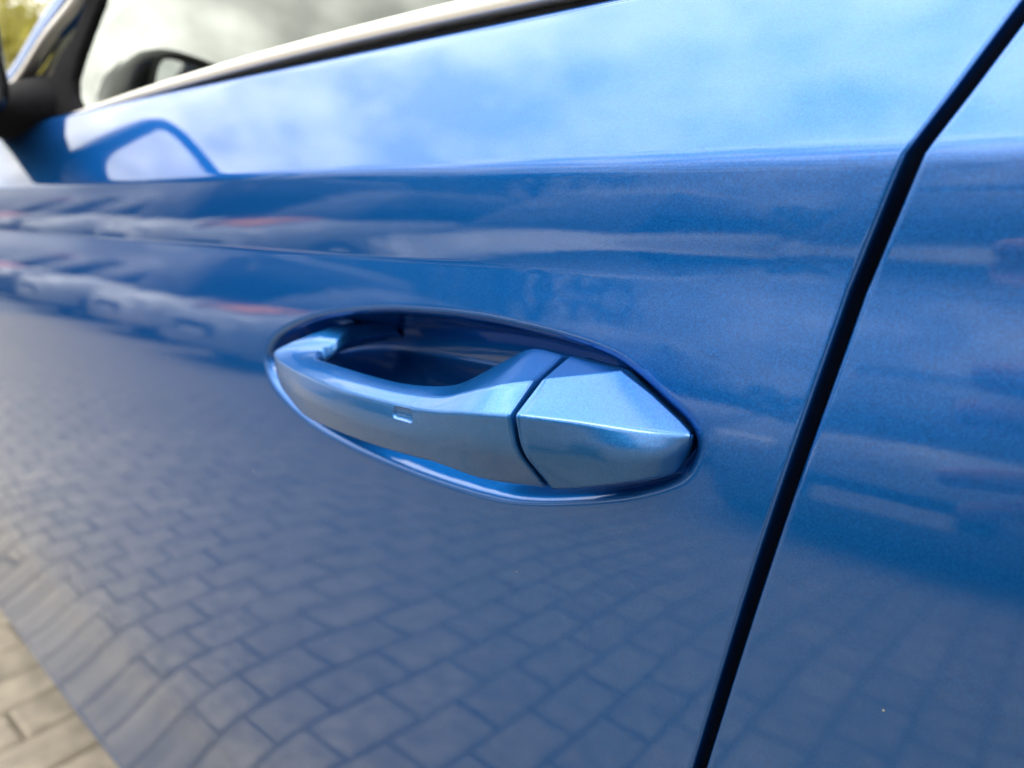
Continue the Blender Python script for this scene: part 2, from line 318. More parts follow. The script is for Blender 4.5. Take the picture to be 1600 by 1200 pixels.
cols = graded(.0004, .012, .0012) + graded(.012, .018, .0015) + graded(.018, .29, .0007) + graded(.29, .45, .005) + graded(.45, 1.42, .012) + [1.42]
front_door = skin('front_door', cols, -1, car, PAINT)
rcols = graded(.0004, .012, .0012) + graded(.012, .1, .004) + graded(.1, .8, .02) + [.8]
rear_door = skin('rear_door', rcols, +1, car, PAINT)

# rubber seal and dark pillar behind the door gap
zz = np.linspace(.30, 1.04, 70)
rings = []
for z in zz:
    sx = float(seam_x(z)); y = float(SY(z))
    rings.append([(sx - .03, y + .0165, z), (sx - .004, y + .021, z), (sx + .002, y + .0225, z), (sx + .009, y + .021, z), (sx + .035, y + .0165, z), (sx + .035, y + .040, z), (sx - .03, y + .040, z)])
loft('door_seal', rings, DARK, car)

# ---------------------------------------------------------------- door handle
def fillet_loop(P, rad, seg=6):
    """closed polygon -> same polygon with rounded corners, constant point count"""
    n = len(P); out = []
    for i in range(n):
        p, a, b = P[i], P[i - 1], P[(i + 1) % n]
        va, vb = a - p, b - p; la, lb = va.length, vb.length
        r = min(rad[i], la * .45, lb * .45)
        s, e = p + va / max(la, 1e-9) * r, p + vb / max(lb, 1e-9) * r
        for k in range(seg + 1):
            t = k / seg; out.append(s * (1 - t) ** 2 + p * 2 * t * (1 - t) + e * t * t)
    return out
RAD = [.0014, .0014, .0014, .02, .0030, .003, .003, .003]
def bar(name, st, back, m, parent, sub=8, endr=.0009, radii=RAD, lin=False):
    S = []
    for s, bk in zip(st, back):
        T, F_, R1, M, B = [Vector(p) for p in s]
        Bi = B + Vector((bk[0], bk[1], bk[2])); Ti = T + Vector((bk[3], bk[4], bk[5])); K = (Bi + Ti) / 2
        S.append([T, F_, R1, M, B, Bi, K, Ti])
    A = np.array([[list(p) for p in s] for s in S]); n = len(A)
    C2 = np.stack([catmull(A[:, j], sub) for j in range(A.shape[1])], 1)
    if lin:
        C3 = np.stack([np.stack([np.interp(np.arange((n - 1) * sub + 1) / sub, np.arange(n), A[:, j, c]) for c in range(3)], -1) for j in range(A.shape[1])], 1)
        C2[:, :3] = C3[:, :3]
    rings = [fillet_loop([Vector(p) for p in r], radii) for r in C2]
    def shrink(r, k, off):
        c = sum(r, Vector()) / len(r); return [p + (c - p).normalized() * k + off for p in r]
    d0 = (Vector(C2[1].mean(0)) - Vector(C2[0].mean(0))).normalized(); d1 = (Vector(C2[-1].mean(0)) - Vector(C2[-2].mean(0))).normalized()
    e = endr
    pre = [shrink(rings[0], e * 1.0, d0 * 0), shrink(rings[0], e * .3, d0 * e * .3)]
    post = [shrink(rings[-1], e * .3, -d1 * e * .3), shrink(rings[-1], e * 1.0, d1 * 0)]
    rings = pre + [[p + d0 * e for p in rings[0]]] + rings[1:-1] + [[p - d1 * e for p in rings[-1]]] + post
    return loft(name, rings, m, parent)
GRIP.append([(p[0] + .003, p[1] + .022, p[2]) for p in GRIP[-1]])
gb = []
for i in range(len(GRIP)):
    if i == 0: gb.append((0, .030, .004, 0, .012, -.003))
    elif i == 1: gb.append((0, .026, .005, 0, .008, -.004))
    elif i == 2: gb.append((0, .020, .005, 0, .004, -.004))
    elif i < 10: gb.append((0, .012, .003, 0, .002, -.004))
    elif i == 10: gb.append((.004, .011, .003, .001, .001, -.004))
    else: gb.append((.012, .006, .003, .002, 0, -.005))
handle = bar('door_handle', GRIP, gb, HPAINT, car)
cb_ = [(0, .030, .004, 0, .014, -.003)] * 3 + [(-.002, .02, .003, -.002, .012, -.003)] * 3
cap = bar('lock_cap', CAP, cb_, HPAINT, handle, radii=[.0010, .0007, .0013, .02, .002, .002, .002, .002], lin=True)
# dark bracket seen in the slit between grip and cap and behind the cap
br = [[Vector(p) for p in GRIP[0]], [Vector(p) for p in CAP[0]]]
ringsb = []
for s, dx in ((br[0], -.003), (br[1], .003)):
    c = sum(s, Vector()) / 5
    ringsb.append([p + (c - p).normalized() * .0065 + Vector((dx, .003, 0)) for p in s] + [s[4] + Vector((dx, .028, .006)), s[0] + Vector((dx, .012, -.004))])
loft('handle_bracket', ringsb, DARK, handle, smooth=False)

# small recessed sensor mark on the grip: rounded bar-shaped groove
def cut(target, center, half, depth, rad):
    bm = bmesh.new(); pts = []
    hx, hz = half
    for cx, cz, a0 in ((hx - rad, hz - rad, 0), (-hx + rad, hz - rad, 90), (-hx + rad, -hz + rad, 180), (hx - rad, -hz + rad, 270)):
        for k in range(6):
            a = R_(a0 + 18 * k); pts.append((cx + rad * math.cos(a), cz + rad * math.sin(a)))
    loops = []
    for y, s in ((-.004, .0006), (0, .0001), (depth * .7, -.0004), (depth, -.0011)):
        loops.append([(center[0] + px * (1 + s / hx), center[1] + y, center[2] + pz * (1 + s / hz)) for px, pz in pts])
    c = loft('cutter', loops, DARK, None)
    md = target.modifiers.new('b', 'BOOLEAN'); md.operation = 'DIFFERENCE'; md.solver = 'EXACT'; md.object = c
    bpy.context.view_layer.update(); dg = bpy.context.evaluated_depsgraph_get()
    me = bpy.data.meshes.new_from_object(target.evaluated_get(dg)); target.modifiers.clear(); target.data = me
    me.materials.clear(); me.materials.append(HPAINT); me.polygons.foreach_set('use_smooth', [True] * len(me.polygons))
    bpy.data.objects.remove(c)
    me.set_sharp_from_angle(angle=R_(24))
cut(handle, (-.1722, .1507, .9078), (.0054, .0023), .0011, .0016)

# ---------------------------------------------------------------- glass line
def GY(x, z): return .2405 + .000 * x + (z - 1.052) * math.tan(R_(8)) + (0 if x > -.35 else (x + .35) ** 2 / 40)
def plate(name, poly, th, m, parent, off=0.0, bev=.0):
    """closed (x,z) outline lying in the plane of the side glass, given a thickness inwards"""
    V = [(x, GY(x, z) + off, z) for x, z in poly] + [(x, GY(x, z) + off + th, z) for x, z in poly]; n = len(poly)
    Fc = [tuple(range(n)), tuple(range(n, 2 * n))[::-1]] + [(i, i + n, (i + 1) % n + n, (i + 1) % n) for i in range(n)]
    o = mesh(name, V, Fc, m, parent, False)
    bm = bmesh.new(); bm.from_mesh(o.data); bmesh.ops.recalc_face_normals(bm, faces=bm.faces[:])
    if bev: bmesh.ops.bevel(bm, geom=bm.edges[:], offset=bev, segments=2, profile=.6, affect='EDGES')
    bm.to_mesh(o.data); bm.free(); 
    if bev: o.data.polygons.foreach_set('use_smooth', [True] * len(o.data.polygons)); o.data.set_sharp_from_angle(angle=R_(35))
    return o
ROOFZ = 1.46
# side window of the front door; thin single sheet follows the tilt
def sheet(name, poly, m, parent, off=0.0):
    return mesh(name, [(x, GY(x, z) + off, z) for x, z in poly], [tuple(range(len(poly)))], m, parent, False)
DIV = [(-.600, 1.180), (-.606, 1.140), (-.612, 1.122), (-.634, 1.104), (-.652, 1.088), (-.665, 1.073), (-.664, 1.061), (-.655, 1.053)]
win = sheet('side_window', [(-.02, 1.040), (.06, ROOFZ - .04), (-.28, ROOFZ - .03), (-.46, ROOFZ - .10)] + [(-.560, 1.25)] + DIV + [(-.640, 1.044)], GLASS, car, .004)
rw = sheet('rear_side_window', [(.9, 1.045), (.8, ROOFZ - .05), (.10, ROOFZ - .04), (.02, 1.040)], GLASS, car, .004)
# black divider bar and sail panel carrying the mirror
plate('divider_bar', [(-.566, 1.25)] + [(x, z) for x, z in DIV] + [(-.645, 1.047), (-.80, 1.036), (-.90, 1.033), (-.86, 1.055), (-.790, 1.070), (-.752, 1.072), (-.730, 1.078), (-.712, 1.084), (-.690, 1.096), (-.668, 1.105), (-.640, 1.124), (-.598, 1.25)], .012, BLACK, car, 0.0, .003)
# small fixed quarter pane; pale sheet added behind it as its cream sky reflection
sheet('quarter_window', [(-.600, 1.25), (-.638, 1.126), (-.665, 1.107), (-.69, 1.096), (-.716, 1.083), (-.734, 1.077), (-.752, 1.073), (-.792, 1.074), (-.650, 1.130), (-.560, 1.162), (-.52, 1.25)], GLASS, car, .006)
sheet('quarter_reflection_sheet', [(-.60, 1.25), (-.64, 1.11), (-.70, 1.07), (-.82, 1.06), (-.66, 1.14), (-.52, 1.25)], LINER, car, .009)
def strip(name, path, w0, w1, m, parent, off, th, dirn=(0, 1), sub=10):
    """raised moulding following a path of (x,z) in the glass plane, round-backed section"""
    P = catmull(path, sub); rings = []
    for i, p in enumerate(P):
        t = P[min(i + 1, len(P) - 1)] - P[max(i - 1, 0)]; t /= np.hypot(*t); nrm = np.array([-t[1], t[0]])
        k = i / (len(P) - 1); wd = w0 + (w1 - w0) * k; ring = []
        for a in np.linspace(0, math.pi, 9):
            q = p + nrm * math.cos(a) * wd / 2; ring.append(Vector((q[0], GY(q[0], q[1]) + off - th * math.sin(a) ** .7, q[1])))
        q = p - nrm * wd / 2; ring.append(Vector((q[0], GY(q[0], q[1]) + off + .006, q[1])))
        q = p + nrm * wd / 2; ring.append(Vector((q[0], GY(q[0], q[1]) + off + .006, q[1])))
        rings.append(ring)
    return loft(name, rings, m, parent)
# belt moulding: satin metal strip above the paint, thin black lip under it
strip('belt_trim', [(-.03, 1.0515), (-.2, 1.0545), (-.35, 1.0540), (-.5, 1.050), (-.62, 1.045), (-.72, 1.040), (-.80, 1.036)], .0095, .005, TRIM, car, .0, .0045)
strip('belt_seal', [(-.02, 1.0440), (-.2, 1.0470), (-.35, 1.0465), (-.5, 1.043), (-.62, 1.039), (-.75, 1.034), (-.9, 1.030)], .005, .004, BLACK, car, .002, .002)
# windscreen pillar with its bright drip strip
strip('pillar_trim', [(-.845, 1.077), (-.79, 1.0875), (-.72, 1.112), (-.657, 1.1285), (-.60, 1.149), (-.50, 1.188), (-.30, 1.27)], .008, .008, TRIM, car, .0, .005)
strip('pillar_seal', [(-.86, 1.080), (-.80, 1.091), (-.73, 1.115), (-.667, 1.1335), (-.60, 1.158), (-.50, 1.198), (-.30, 1.285)], .0035, .0035, BLACK, car, .001, .004)
strip('a_pillar', [(-1.0, 1.050), (-.87, 1.0835), (-.81, 1.094), (-.74, 1.118), (-.675, 1.137), (-.60, 1.163), (-.50, 1.206), (-.30, 1.30), (0, ROOFZ)], .009, .06, PAINT, car, .004, .006)
# ---------------------------------------------------------------- door mirror
mc = Vector((-.765, .088, 1.080))
def sup(u, v, a, b, e=2.6):
    c, s = math.cos(u), math.sin(u); return a * math.copysign(abs(c) ** (2 / e), c), b * math.copysign(abs(s) ** (2 / e), s)
rings = []
for x, k in ((-.668, 1.0), (-.676, 1.045), (-.695, 1.06), (-.730, 1.05), (-.770, .99), (-.810, .88), (-.840, .72), (-.860, .5), (-.868, .2)):
    ring = []
    for j in range(48):
        yy_, zz_ = sup(2 * math.pi * j / 48, 0, .110 * k, .052 * k, 5.5)
        skew = .10 * (yy_ + .118)
        ring.append(Vector((x + skew * .3, mc.y + yy_ + .0, mc.z + zz_ * (1 - .12 * (yy_ / .118)) + (.004 if x > -.72 else 0))))
    rings.append(ring)
rin = [[Vector((p.x + .001, p.y, p.z)) + (Vector((p.x, mc.y, mc.z)) - p).normalized() * .006 for p in rings[0]]]
rin.append([p + Vector((-.012, 0, 0)) for p in rin[0]])
mir = loft('door_mirror', [rin[1], rin[0]] + rings, GLOSSB, car)
mg = mesh('mirror_glass', [p + Vector((.003, 0, 0)) for p in rin[1]], [tuple(range(48))], CHROME, mir, False)
foot = loft('mirror_foot', [[Vector((cx + a * rx, y, cz + b * rz)) for a, b in [(math.cos(t) if abs(math.cos(t)) > .01 else 0, math.sin(t)) for t in [2 * math.pi * q / 20 for q in range(20)]]]
    for y, cx, cz, rx, rz in ((.275, -.775, 1.062, .085, .034), (.245, -.775, 1.058, .078, .026), (.215, -.785, 1.052, .055, .019), (.18, -.79, 1.047, .045, .017), (.14, -.79, 1.044, .04, .016), (.10, -.79, 1.042, .04, .016))], BLACK, mir)

# ---------------------------------------------------------------- the rest of the body, plain but in proportion
WY0, WY1 = .2, 2.0
def shell(name, secs, m):   # secs: (x, [(y,z)...])
    return loft(name, [[Vector((x, y, z)) for y, z in s] for x, s in secs], m, car, closed=False, caps=False)
def wing_z(x, base): # wheel arch cut
    dx = abs(x + 2.16); return max(base, .33 + math.sqrt(max(0, .375 ** 2 - dx ** 2))) if dx < .375 else base
secs = []
for x in np.linspace(-1.47, -2.95, 42):
    b = wing_z(x, .32); k = max(0, (-x - 2.5) / .4); yo = PLAN(np.array(x)) + .16 * k * k; ht = 1.03 - .16 * (max(0, -x - 1.47) / 1.43) ** 1.5
    zs = np.linspace(0, 1, 24); sec = []
    for t in zs:
        z = b + (ht - b) * t; z0 = .33 + (1.045 - .33) * ((z - .32) / (ht - .32)); sec.append((float(SY(z0)) + yo, z))
    sec += [(sec[-1][0] + .012, ht + .012), (sec[-1][0] + .05, ht + .022), (sec[-1][0] + .3, ht + .04), (1.1, ht + .055)]
    secs.append((x, sec))
def rake(x, z): return float(seam_x(min(z, 1.04)) + .0445) * max(0, 1 - (-x - 1.47) / .25)
wing = [[Vector((x + rake(x, z), y, z)) for y, z in s] for x, s in secs]
loft('front_wing', wing, PAINT, car, closed=False, caps=False)
box('cowl', (-1.62, .36, .93), (-.98, 1.84, 1.02), BLACK, car, .02)
shell('far_wing', [(x, [(2.2 - y, z) for y, z in s]) for x, s in secs], PAINT)
box('sill', (-1.5, .35, .20), (1.0, .46, .36), BLACK, car, .01)
box('floor_pan', (-1.55, .42, .20), (1.6, 1.78, .26), DARK, car, .02)
box('far_door', (-1.45, 1.93, .3), (1.0, 2.0, 1.03), LINER, car, .02)
shell('roof', [(x, [(.37 + .05 * max(0, (-x + 0) / .4) * 0, z - .03), (.40, z), (.6, z + .03), (1.1, z + .045), (1.6, z + .03), (1.80, z), (1.83, z - .03)]) for x, z in ((-.34, 1.43), (-.2, 1.46), (.2, 1.49), (.8, 1.48), (1.3, 1.44))], PAINT)
wse = [(-1.0, .275, 1.06), (-.87, .277, 1.076), (-.60, .30, 1.155), (-.30, .345, 1.29), (0, .40, 1.45)]
loft('windscreen', [[Vector(p), Vector((p[0] - .14, 1.1, p[2] + .01)), Vector((p[0], 2.2 - p[1], p[2]))] for p in wse], SCREEN, car, closed=False, caps=False)
mesh('far_side_window', [(-1.1, 1.93, 1.03), (1.0, 1.93, 1.03), (.9, 1.82, 1.44), (-.34, 1.82, 1.44)], [(0, 1, 2, 3)], SCREEN, car, False)
dash = loft('dashboard', [[Vector((x, y, z)) for x, z in ((-1.2, .75), (-1.2, 1.02), (-1.0, 1.035), (-.8, 1.01), (-.72, .95), (-.74, .75))] for y in (.32, .8, 1.4, 1.88)], BLACK, car)
lathe('steering_wheel', [(.17, 0), (.185, .012), (.19, .025), (.175, .03), (.165, .015)], (-.62, .70, .95), BLACK, car).rotation_euler = (0, 0, 0)
def seat(y):
    s = loft('front_seat', [[Vector((cx + dx * a, y + dy * b, z)) for a, b in [sup(2 * math.pi * q / 24, 0, 1, 1, 3) for q in range(24)]] for z, cx, dx, dy in ((.55, -.05, .06, .22), (.62, -.04, .075, .25), (.8, 0, .07, .25), (.98, .05, .06, .24), (1.10, .085, .05, .19), (1.13, .09, .02, .12))], FABRIC, car)
    loft('headrest', [[Vector((cx + dx * a, y + dy * b, z)) for a, b in [sup(2 * math.pi * q / 20, 0, 1, 1, 3) for q in range(20)]] for z, cx, dx, dy in ((1.16, .10, .03, .09), (1.18, .10, .05, .125), (1.28, .11, .05, .13), (1.33, .115, .035, .11), (1.345, .115, .01, .06))], FABRIC, s)
seat(.68); seat(1.45)
box('door_card', (-1.05, .30, .55), (-.05, .34, 1.02), LINER, car, .015)
wh = lathe('front_wheel', [(.21, .02), (.29, -.01), (.325, .01), (.335, .05), (.335, .17), (.32, .21), (.2, .21)], (-2.16, .42, .335), RUBBER, car, 56)
rim = lathe('rim', [(.02, .02), (.04, .012), (.05, .03), (.19, .03), (.215, .015), (.22, .04), (.2, .15)], (-2.16, .42, .335), TRIM, wh, 40)
wh2 = wh.copy(); link(wh2, car); wh2.name = 'rear_wheel'; wh2.location = (3.1, 0, 0); r2 = rim.copy(); link(r2, wh2)

# ---------------------------------------------------------------- ground
g = mesh('ground', [(-400, -400, -.012), (400, -400, -.012), (400, 400, -.012), (-400, 400, -.012)], [(0, 1, 2, 3)], SAND, None, False); tag(g, kind='structure')
PX, PY = .116, .212
def stone_mesh(i):
    rr = random.Random(i); bm = bmesh.new(); hx, hy = PX / 2 - .003, PY / 2 - .003; c = .006
    lv = [(hx, hy, -.012), (hx, hy, -.006), (hx - c, hy - c, 0)]
    R4 = []
    for a, b, z in lv:
        R4.append([bm.verts.new((sx * a + rr.uniform(-.0008, .0008), sy * b + rr.uniform(-.0008, .0008), z)) for sx, sy in ((-1, -1), (1, -1), (1, 1), (-1, 1))])
    for p, q in zip(R4[:-1], R4[1:]):
        for k in range(4): bm.faces.new((p[k], p[(k + 1) % 4], q[(k + 1) % 4], q[k]))
    bm.faces.new(R4[-1]); me = bpy.data.meshes.new('paving_stone'); bm.to_mesh(me); bm.free(); me.materials.append(STONE); return me
SM = [stone_mesh(i) for i in range(5)]
pavement = bpy.data.objects.new('pavement', None); link(pavement); tag(pavement, kind='structure')
cells = []
X0 = -1.431 - .058
for i in range(-75, 95):
    for j in range(-52, 26):
        x = X0 + PX * i; y = .29 + PY / 2 + PY * (j + (.5 if i % 2 else 0)); cells.append((x, y))
def near(c):
    x, y = c
    if -2.2 < x < -1.1 and .1 < y < .62: return 0
    return math.hypot((x + 1.15) * .62, y + .75) + (5 if y > -.12 else 0)
cells.sort(key=near)
for k, (x, y) in enumerate(cells[:300]):
    o = bpy.data.objects.new('paving_stone', SM[k % 5]); link(o, pavement)
    o.location = (x, y, random.uniform(-.0015, .001)); o.rotation_euler = (random.gauss(0, .006), random.gauss(0, .008), random.gauss(0, .006) + (math.pi if k % 2 else 0))
V, Fc = [], []
for x, y in cells[300:]:
    b = len(V); z = random.uniform(-.0015, .001); hx, hy, c = PX / 2 - .003, PY / 2 - .003, .006; j = random.uniform(-.001, .001)
    for a, bb, h in ((hx, hy, -.011), (hx - c, hy - c, 0)):
        V += [(x + sx * a + j, y + sy * bb + j, z + h) for sx, sy in ((-1, -1), (1, -1), (1, 1), (-1, 1))]
    Fc += [(b + k, b + (k + 1) % 4, b + 4 + (k + 1) % 4, b + 4 + k) for k in range(4)] + [(b + 4, b + 5, b + 6, b + 7)]
tag(mesh('outer_paving', V, Fc, STONE, pavement, False), kind='stuff')
# asphalt beyond the paving
ASPH = vary(mat('asphalt', (.05, .05, .05), .9), (.11, .11, .11), (.17, .165, .155), 3, bump=.4, bscale=80)
xa, xb, ya, yb = X0 - 75.5 * PX, X0 + 94.5 * PX, .29 - 52 * PY, .29 + 26 * PY
V = []; Fc = []
for (p, q, r, s) in ((-120, xa, -120, 120), (xb, 120, -120, 120), (xa, xb, -120, ya), (xa, xb, yb, 120)):
    b = len(V); V += [(p, r, -.004), (q, r, -.004), (q, s, -.004), (p, s, -.004)]; Fc.append((b, b + 1, b + 2, b + 3))
tag(mesh('asphalt_road', V, Fc, ASPH, None, False), kind='structure')

# ================================================================ WHAT STANDS AROUND (seen in the paint and beyond the pillar)
def vpaint(name, c): return mat(name, c, .35, .3, 1.0)
WHITE_P, SILVER_P, GREY_P, ORANGE_P, RED_P = vpaint('white_paint', (.5, .5, .49)), vpaint('silver_paint', (.30, .31, .32)), vpaint('grey_paint', (.05, .055, .065)), vpaint('orange_paint', (.9, .30, .04)), vpaint('red_paint', (.28, .012, .018))
def small_car(label, paint, loc, rz, stripe=None, h=1.48, van=False, group='cars parked opposite'):
    c = thing('parked_car', label, 'car', loc, rz, group)
    # x along the car, nose at +x
    st = [(-2.15, .55, .80, .80), (-2.08, .95 if van else .92, .80, .84), (-1.7, .98, .86, .86), (-.9, .97, .88, .88), (.3, .96, .88, .88), (1.2, .92, .87, .86), (1.85, .80, .82, .8), (2.12, .62, .70, .7)]
    rings = []
    for x, top, wl, wu in st:
        rings.append([Vector((x, s * y, z)) for s, y, z in ((1, wl * .9, .24), (1, wl, .35), (1, wl * 1.01, .60), (1, wu, top - .05), (1, wu * .94, top), (0, 0, top + .03), (-1, wu * .94, top), (-1, wu, top - .05), (-1, wl * 1.01, .60), (-1, wl, .35), (-1, wl * .9, .24))])
    loft('body', rings, paint, c)
    cab = [(-2.02, .95, .3), (-1.75, h - .12, .75), (-1.3, h, .80), (0, h, .80), (.35, h - .07, .78), (1.15, .95, .35)] if not van else [(-2.1, .95, .3), (-2.05, h - .1, .8), (-1.8, h, .84), (.4, h, .84), (.9, h - .2, .8), (1.5, .95, .4)]
    loft('cabin_glass', [[Vector((x, s * w_, z)) for s, w_, z in ((1, .80, .90), (1, .80 * .86 if z > 1 else .8, max(z - .06, .92)), (1, .55, z), (-1, .55, z), (-1, .80 * .86 if z > 1 else .8, max(z - .06, .92)), (-1, .80, .90))] for x, z, q in cab], CARGLASS, c)
    loft('roof', [[Vector((x, s * y, z)) for s, y, z in ((1, .66, h - .03), (1, .60, h + .012), (0, 0, h + .03), (-1, .60, h + .012), (-1, .66, h - .03))] for x in np.linspace(cab[2][0] - .1, cab[3][0] + .1, 5)], paint, c)
    for s in (1, -1): box('headlight', (1.78, s * .62 - .14, .62), (2.06, s * .62 + .14, .76), LAMP, c, .03); box('tail_light', (-2.17, s * .66 - .12, .7), (-2.0, s * .66 + .12, .9), RED, c, .02)
    box('grille', (1.98, -.4, .42), (2.13, .4, .60), BLACK, c, .03); box('number_plate', (2.11, -.26, .40), (2.145, .26, .51), WHITE_P, c, .004)
    for x in (-1.3, 1.3):
        for s in (1, -1):
            wv = lathe('wheel', [(.2, .0), (.3, .0), (.325, .03), (.325, .17), (.3, .2), (.2, .2)], (x, s * .80 - .10, .325), RUBBER, c, 28)
            lathe('rim', [(.02, -.005), (.05, -.01), (.2, -.006), (.2, .19), (.19, .206), (.02, .206)], (x, s * .80 - .10, .325), SILVER_P, wv, 20)
    if stripe: loft('side_stripe', [[Vector((x, s * .895, .66)), Vector((x, s * .895, .78)), Vector((x, s * .86, .78)), Vector((x, s * .86, .66))] for x in (-1.6, -.8, .8, 1.5) for s in (1,)], stripe, c); loft('bonnet_stripe', [[Vector((x, y, z)) for y, z in ((-.5, t), (.5, t), (.5, t - .04), (-.5, t - .04))] for x, t in ((1.0, .985), (1.5, .93), (1.86, .85))], stripe, c)
    return c
small_car('dark grey car across the aisle, right of the white hatchback', GREY_P, (-.55, -4.85, 0), R_(90))
small_car('dark grey car across the aisle, last one on the right', GREY_P, (2.1, -4.8, 0), R_(90))
small_car('white hatchback across the aisle between a dark car and the orange striped one', WHITE_P, (-3.3, -4.9, 0), R_(90))
small_car('grey car with an orange stripe on its bonnet across the aisle', SILVER_P, (-6.3, -4.9, 0), R_(90), ORANGE_P)
small_car('tall white van parked across the aisle beyond the orange stripe', WHITE_P, (-9.0, -5.1, 0), R_(90), None, 1.95, True)
small_car('silver car between the white van and the red car', SILVER_P, (-11.8, -4.9, 0), R_(90))
small_car('red car parked at the far end of the row', RED_P, (-17.4, -4.9, 0), R_(90))
small_car('grey car between the last silver car and the red one', GREY_P, (-14.6, -4.9, 0), R_(90))

BARK = vary(mat('bark', (.09, .07, .05), .9), (.06, .045, .03), (.13, .10, .075), 12, bump=.6)
def leaf_mat(n, a, b):
    m = vary(mat(n, a, .6), a, b, 1.5, 3, 'Object'); bsdf(m).inputs['Transmission Weight'].default_value = 0
    nt_ = m.node_tree; o = nt_.nodes['Material Output']; tl = nt_.nodes.new('ShaderNodeBsdfTranslucent'); tl.inputs[0].default_value = (b[0] * 1.3, b[1] * 1.3, b[2], 1)
    ms = nt_.nodes.new('ShaderNodeMixShader'); ms.inputs[0].default_value = .45; nt_.links.new(bsdf(m).outputs[0], ms.inputs[1]); nt_.links.new(tl.outputs[0], ms.inputs[2]); nt_.links.new(ms.outputs[0], o.inputs[0]); return m
LEAF1 = leaf_mat('autumn_leaf', (.13, .13, .025), (.30, .27, .06)); LEAF2 = leaf_mat('green_leaf', (.018, .035, .012), (.045, .07, .02))
def tree(label, loc, h, r, leafm, seed, n=5200, group='trees round the car park'):
    rd = random.Random(seed); t = thing('tree', label, 'tree', loc, rd.uniform(0, 6), group)
    trk = tube('trunk', [(0, 0, 0), (.06 * h / 6, 0, h * .2), (.0, .1, h * .45), (.05, .05, h * .8)], [.03 * h, .024 * h, .017 * h, .006 * h], BARK, t, 12)
    cl = []
    for i in range(16):
        a = rd.uniform(0, 6.28); e = rd.uniform(.25, 1.0); q = rd.uniform(.35, .95) * r
        p = Vector((math.cos(a) * q * (1.1 - .5 * e), math.sin(a) * q * (1.1 - .5 * e), h * (.28 + .66 * e))); cl.append((p, rd.uniform(.22, .42) * r))
        tube('limb', [(0, .05, h * (.2 + .35 * e)), tuple(p * .5 + Vector((0, 0, h * (.1 + .17 * e)))), tuple(p)], [.010 * h, .006 * h, .002 * h], BARK, trk, 6)
    V, Fc = [], []
    for i in range(n):
        c, cr_ = cl[rd.randrange(16)]
        d = Vector((rd.gauss(0, 1), rd.gauss(0, 1), rd.gauss(0, .8))).normalized() * cr_ * rd.random() ** .4 * 1.15
        p = c + d; s = rd.uniform(.05, .11) * (r / 2.2) ** .5; u = Vector((rd.gauss(0, 1), rd.gauss(0, 1), rd.gauss(0, 1))).normalized(); v = u.cross(Vector((rd.gauss(0, 1), rd.gauss(0, 1), rd.gauss(0, 1)))).normalized()
        b = len(V); V += [p - u * s, p + v * s * .5, p + u * s, p - v * s * .5]; Fc.append((b, b + 1, b + 2, b + 3))
    mesh('crown', V, Fc, leafm, t, False); return t
tree('yellowing tree seen between the door mirror and the windscreen pillar', (-15.2, 4.15, 0), 4.6, 1.9, LEAF1, 3, 5200)
tree('tall dark green tree behind the parked white hatchback', (-12.5, -15.5, 0), 5.6, 3.2, LEAF2, 4)
tree('broad dark tree beside the tall one behind the parked row', (-18, -17.0, 0), 5.2, 3.6, LEAF2, 5)
tree('third dark tree of the line, its crown a little lower', (-24, -17.5, 0), 5.0, 3.8, LEAF2, 15)
tree('last dark tree of the line, farthest ahead', (-31, -18, 0), 5.2, 4.2, LEAF2, 16)
tree('green tree beyond the far side of the car, seen through its windows', (-5.5, 9.0, 0), 6.0, 2.6, LEAF1, 6)
tree('slim green tree beyond the car, right of the larger one', (-2.0, 9.5, 0), 5.5, 2.0, LEAF2, 8)

rdh = random.Random(31); V, Fc = [], []
for i in range(9000):
    x = rdh.uniform(-9.5, 9); z = 1.55 * rdh.random() ** .8 + .1 * math.sin(x * 2.1) + .08 * math.sin(x * 5.3); p = Vector((x, -9.2 + rdh.gauss(0, .22), max(z, .03)))
    s = rdh.uniform(.05, .1); u = Vector((rdh.gauss(0, 1), rdh.gauss(0, 1), rdh.gauss(0, 1))).normalized(); v = u.cross(Vector((rdh.gauss(0, 1), rdh.gauss(0, 1), rdh.gauss(0, 1)))).normalized()
    b = len(V); V += [p - u * s, p + v * s * .6, p + u * s, p - v * s * .6]; Fc.append((b, b + 1, b + 2, b + 3))
hd = mesh('hedge', V, Fc, LEAF2, None, False); tag(hd, 'long dark clipped hedge running behind the row of parked cars', 'hedge')
